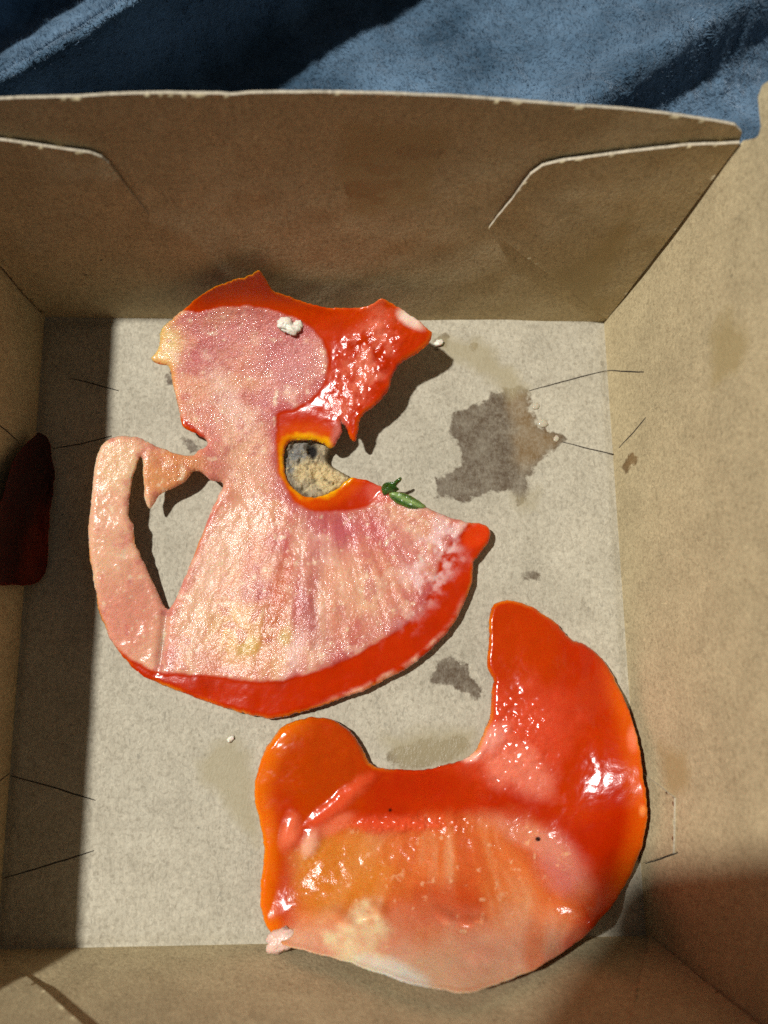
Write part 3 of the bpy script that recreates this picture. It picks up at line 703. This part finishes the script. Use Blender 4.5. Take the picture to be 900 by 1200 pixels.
def relief2(P, d):
    x, y = P[:, 0], P[:, 1]
    m, dd = mk(P, [(338,1010),(360,990),(400,965),(450,975),(500,960),(560,955),(610,958),(655,980),(682,1012),(692,1050),(672,1092),(640,1135),(560,1180),(400,1150),(335,1120),(345,1060)], 16, 7, .05, 67)
    r = .5 * N(P, .014, 81) + .05 * N(P, .05, 82, 3) - .55 * m
    r += m * (.22 * N(P, .05, 83) + .05 * N(P, .16, 84))
    for (bx_, by_, rx, ry, ro, h) in [(365,985,9,16,25,.7),(400,938,46,7,-38,.6),(480,966,50,6,0,.5),(360,890,44,30,20,.7),(420,1090,30,26,20,.4),(340,975,8,20,10,.5),(442,1066,9,7,0,.9),(428,1072,7,5,0,.7),(522,1074,10,6,30,1.0),(548,1080,9,5,0,.9),(562,1076,6,4,0,.8),(400,1075,12,6,30,.6),(560,1120,16,9,0,.5),(570,868,24,12,-35,.45),(650,840,60,90,20,.5)]:
        r += h * blob(P, bx_, by_, rx, ry, ro, .8, .4, int(bx_))
    r += .3 * blob(P, 480, 966, 70, 12, 0, .6, .3, 3) * N(P, .22, 86, 2) + .3 * blob(P, 600, 870, 50, 50, 0, .6, .3, 3) * N(P, .16, 87, 2)
    return r
t2 = empty('tomato_slice', tuple(at(530, 950, 0)))
tag(t2, 'glossy orange red crescent tomato slice leaning on the near wall of the box', 'tomato slice')
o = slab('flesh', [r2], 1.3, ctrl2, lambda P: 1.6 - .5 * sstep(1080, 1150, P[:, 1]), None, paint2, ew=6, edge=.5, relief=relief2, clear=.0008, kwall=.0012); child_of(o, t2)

def lump(name, mat, center, radii, rot=0, seed=0, amp=.3, freq=3.0, parent=None, seg=18):
    th = np.linspace(0, np.pi, seg // 2 + 1); ph = np.linspace(0, 2 * np.pi, seg, endpoint=False)
    V = []; F = []
    c, s = math.cos(math.radians(rot)), math.sin(math.radians(rot))
    for i, t in enumerate(th):
        for p in ph:
            q = np.array([math.sin(t) * math.cos(p), math.sin(t) * math.sin(p), math.cos(t)])
            k = 1 + amp * float(fbm(np.array([q[0] * freq + q[2] * 1.7 + 9]), np.array([q[1] * freq - q[2] * 1.3 + 4]), seed, 3)[0])
            if i in (0, len(th) - 1): k = 1
            q = q * k * np.array(radii); V.append((q[0] * c - q[1] * s + center[0], q[0] * s + q[1] * c + center[1], q[2] + center[2]))
    for i in range(len(th) - 1):
        for j in range(seg):
            a = i * seg + j; b = i * seg + (j + 1) % seg; F.append((a, b, b + seg, a + seg)[::-1])
    return mesh_obj(name, np.array(V), F, mat, parent)
c = at(330, 1103, .0045); o = lump('torn_pulp', M_PULP, c, (.0028, .0019, .0011), 25, 3, .5); child_of(o, t2)

# --- the dark scrap against the shaded wall
out3 = [(44,508),(56,513),(62,535),(63,565),(58,610),(56,650),(50,676),(36,686),(14,684),(-4,680),(-10,640),(-4,600),(8,560),(22,530),(34,513)]
r3 = jitter(resample(smooth_poly(out3, 4), 3), 3.5, .05, 5)
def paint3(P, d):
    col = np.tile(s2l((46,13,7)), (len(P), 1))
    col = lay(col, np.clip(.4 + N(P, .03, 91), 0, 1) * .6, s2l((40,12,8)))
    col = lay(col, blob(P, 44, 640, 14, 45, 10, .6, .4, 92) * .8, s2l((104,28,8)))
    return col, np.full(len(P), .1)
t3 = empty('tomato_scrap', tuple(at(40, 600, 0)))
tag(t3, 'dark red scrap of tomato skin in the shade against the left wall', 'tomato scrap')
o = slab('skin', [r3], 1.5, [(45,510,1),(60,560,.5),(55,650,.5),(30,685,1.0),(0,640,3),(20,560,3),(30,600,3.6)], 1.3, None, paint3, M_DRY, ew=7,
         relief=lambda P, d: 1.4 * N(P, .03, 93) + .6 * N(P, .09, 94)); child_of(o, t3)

# ------------------------------------------------------------------ small bits
hs = empty('herb_sprig', tuple(at(470, 578, 0)))
tag(hs, 'small glossy green herb sprig on the edge of the pale tomato slice', 'herb')
z0 = .0042
def A(x, y, z): return tuple(at(np.array(float(x)), np.array(float(y)), z))
def paint_leaf(pale_):
    def f(P, d):
        col = np.tile(s2l((46,84,26)), (len(P), 1))
        col = lay(col, np.clip(.3 + 1.4 * N(P, .16, 141), 0, 1), s2l((30,58,16)))
        ax = (P[:, 0] - 476) * -.42 + (P[:, 1] - 587) * .9
        col = lay(col, pale_ * np.exp(-((ax + 1) / 3.0) ** 2), s2l((150,176,110)))
        col = lay(col, pale_ * sstep(3, .5, d) * .5, s2l((120,140,60)))
        return col, np.full(len(P), .25)
    return f
lr = lambda q, sd: jitter(resample(smooth_poly(q, 4), 1.5), 1.0, .25, sd)
o = slab('leaf', [lr([(455,579),(462,576),(472,577),(482,581),(492,587),(499,593),(494,597),(484,597),(472,593),(462,588)], 61)], .7,
         [(455,579,3.4),(475,577,3.9),(475,592,3.2),(499,593,2.9),(484,588,3.9)], .8, None, paint_leaf(.9), ew=4, relief=lambda P, d: .3 * N(P, .2, 142)); child_of(o, hs)
o = slab('leaf', [lr([(447,574),(449,567),(455,564),(462,564),(468,559),(471,560),(469,565),(465,569),(468,573),(463,577),(456,578),(450,580)], 63)], .7,
         [(447,574,3.5),(455,566,4.8),(470,560,5.6),(466,575,4.0),(452,579,3.4)], .7, None, paint_leaf(.1), ew=4, relief=lambda P, d: .5 * N(P, .2, 143)); child_of(o, hs)

sb = empty('sauce_blob', A(340, 382, .0095))
tag(sb, 'tiny lump of white sauce on the top of the pale tomato slice', 'sauce')
for i, (x, y, r, rt, sd) in enumerate([(334,379,(.0017,.0013,.0007),20,1),(341,385,(.0017,.0012,.0007),-20,2),(348,383,(.0013,.0011,.0006),60,3)]):
    o = lump('lump', M_SAUCE, at(x, y, .0108 - i * .0002), r, rt, sd, .6); child_of(o, sb)
for i, (x, y, r, lb) in enumerate([(636,496,.0011,'largest clear juice bead on the right edge of the dark stain'), (628,476,.0009,'small clear juice bead beside the top of the dark stain, under a slit'), (652,514,.0007,'tiny juice bead at the right tip of the dark stain')]):
    o = lump('juice_drop', M_DROP, at(x, y, .0001), (r, r * .8, r * .35), 30 * i, i, .25)
    tag(o, lb, 'droplet', 'juice beads beside the dark stain')
o = lump('crumb', M_SAUCE, at(514, 402, .0005), (.0011, .0007, .0005), 30, 6, .5, 4)
tag(o, 'pale grey crumb on the box floor under the right tip of the pale slice', 'crumb')
o = lump('crumb', M_SAUCE, at(270, 866, .0003), (.0008, .0005, .0003), 30, 8, .5, 4)
tag(o, 'pale wet crumb on the box floor left of the orange slice', 'crumb')

# ------------------------------------------------------------------ the phone that takes the picture (its shadow falls into the near right corner)
ph = empty('phone', cam.location); ph.rotation_euler = cam.rotation_euler
tag(ph, 'black phone held flat above the box', 'phone')
def rounded(x0, x1, y0, y1, r, z0, z1, name, mat):
    pts = []
    for cx, cy, a0 in ((x1 - r, y1 - r, 0), (x0 + r, y1 - r, 90), (x0 + r, y0 + r, 180), (x1 - r, y0 + r, 270)):
        for k in range(9):
            a = math.radians(a0 + k * 11.25); pts.append((cx + r * math.cos(a), cy + r * math.sin(a)))
    n = len(pts); V = [(x, y, z0) for x, y in pts] + [(x, y, z1) for x, y in pts]
    F = [tuple(range(n))[::-1], tuple(range(n, 2 * n))] + [(i, (i + 1) % n, (i + 1) % n + n, i + n) for i in range(n)]
    o = mesh_obj(name, np.array(V), F, mat, None, smooth=False); o.parent = ph; return o
rounded(-.052, .012, -.148, .010, .009, .006, .014, 'body', M_PHONE)
rounded(-.008, .009, -.030, .008, .004, .0045, .0058, 'lens_module', M_PGLASS)
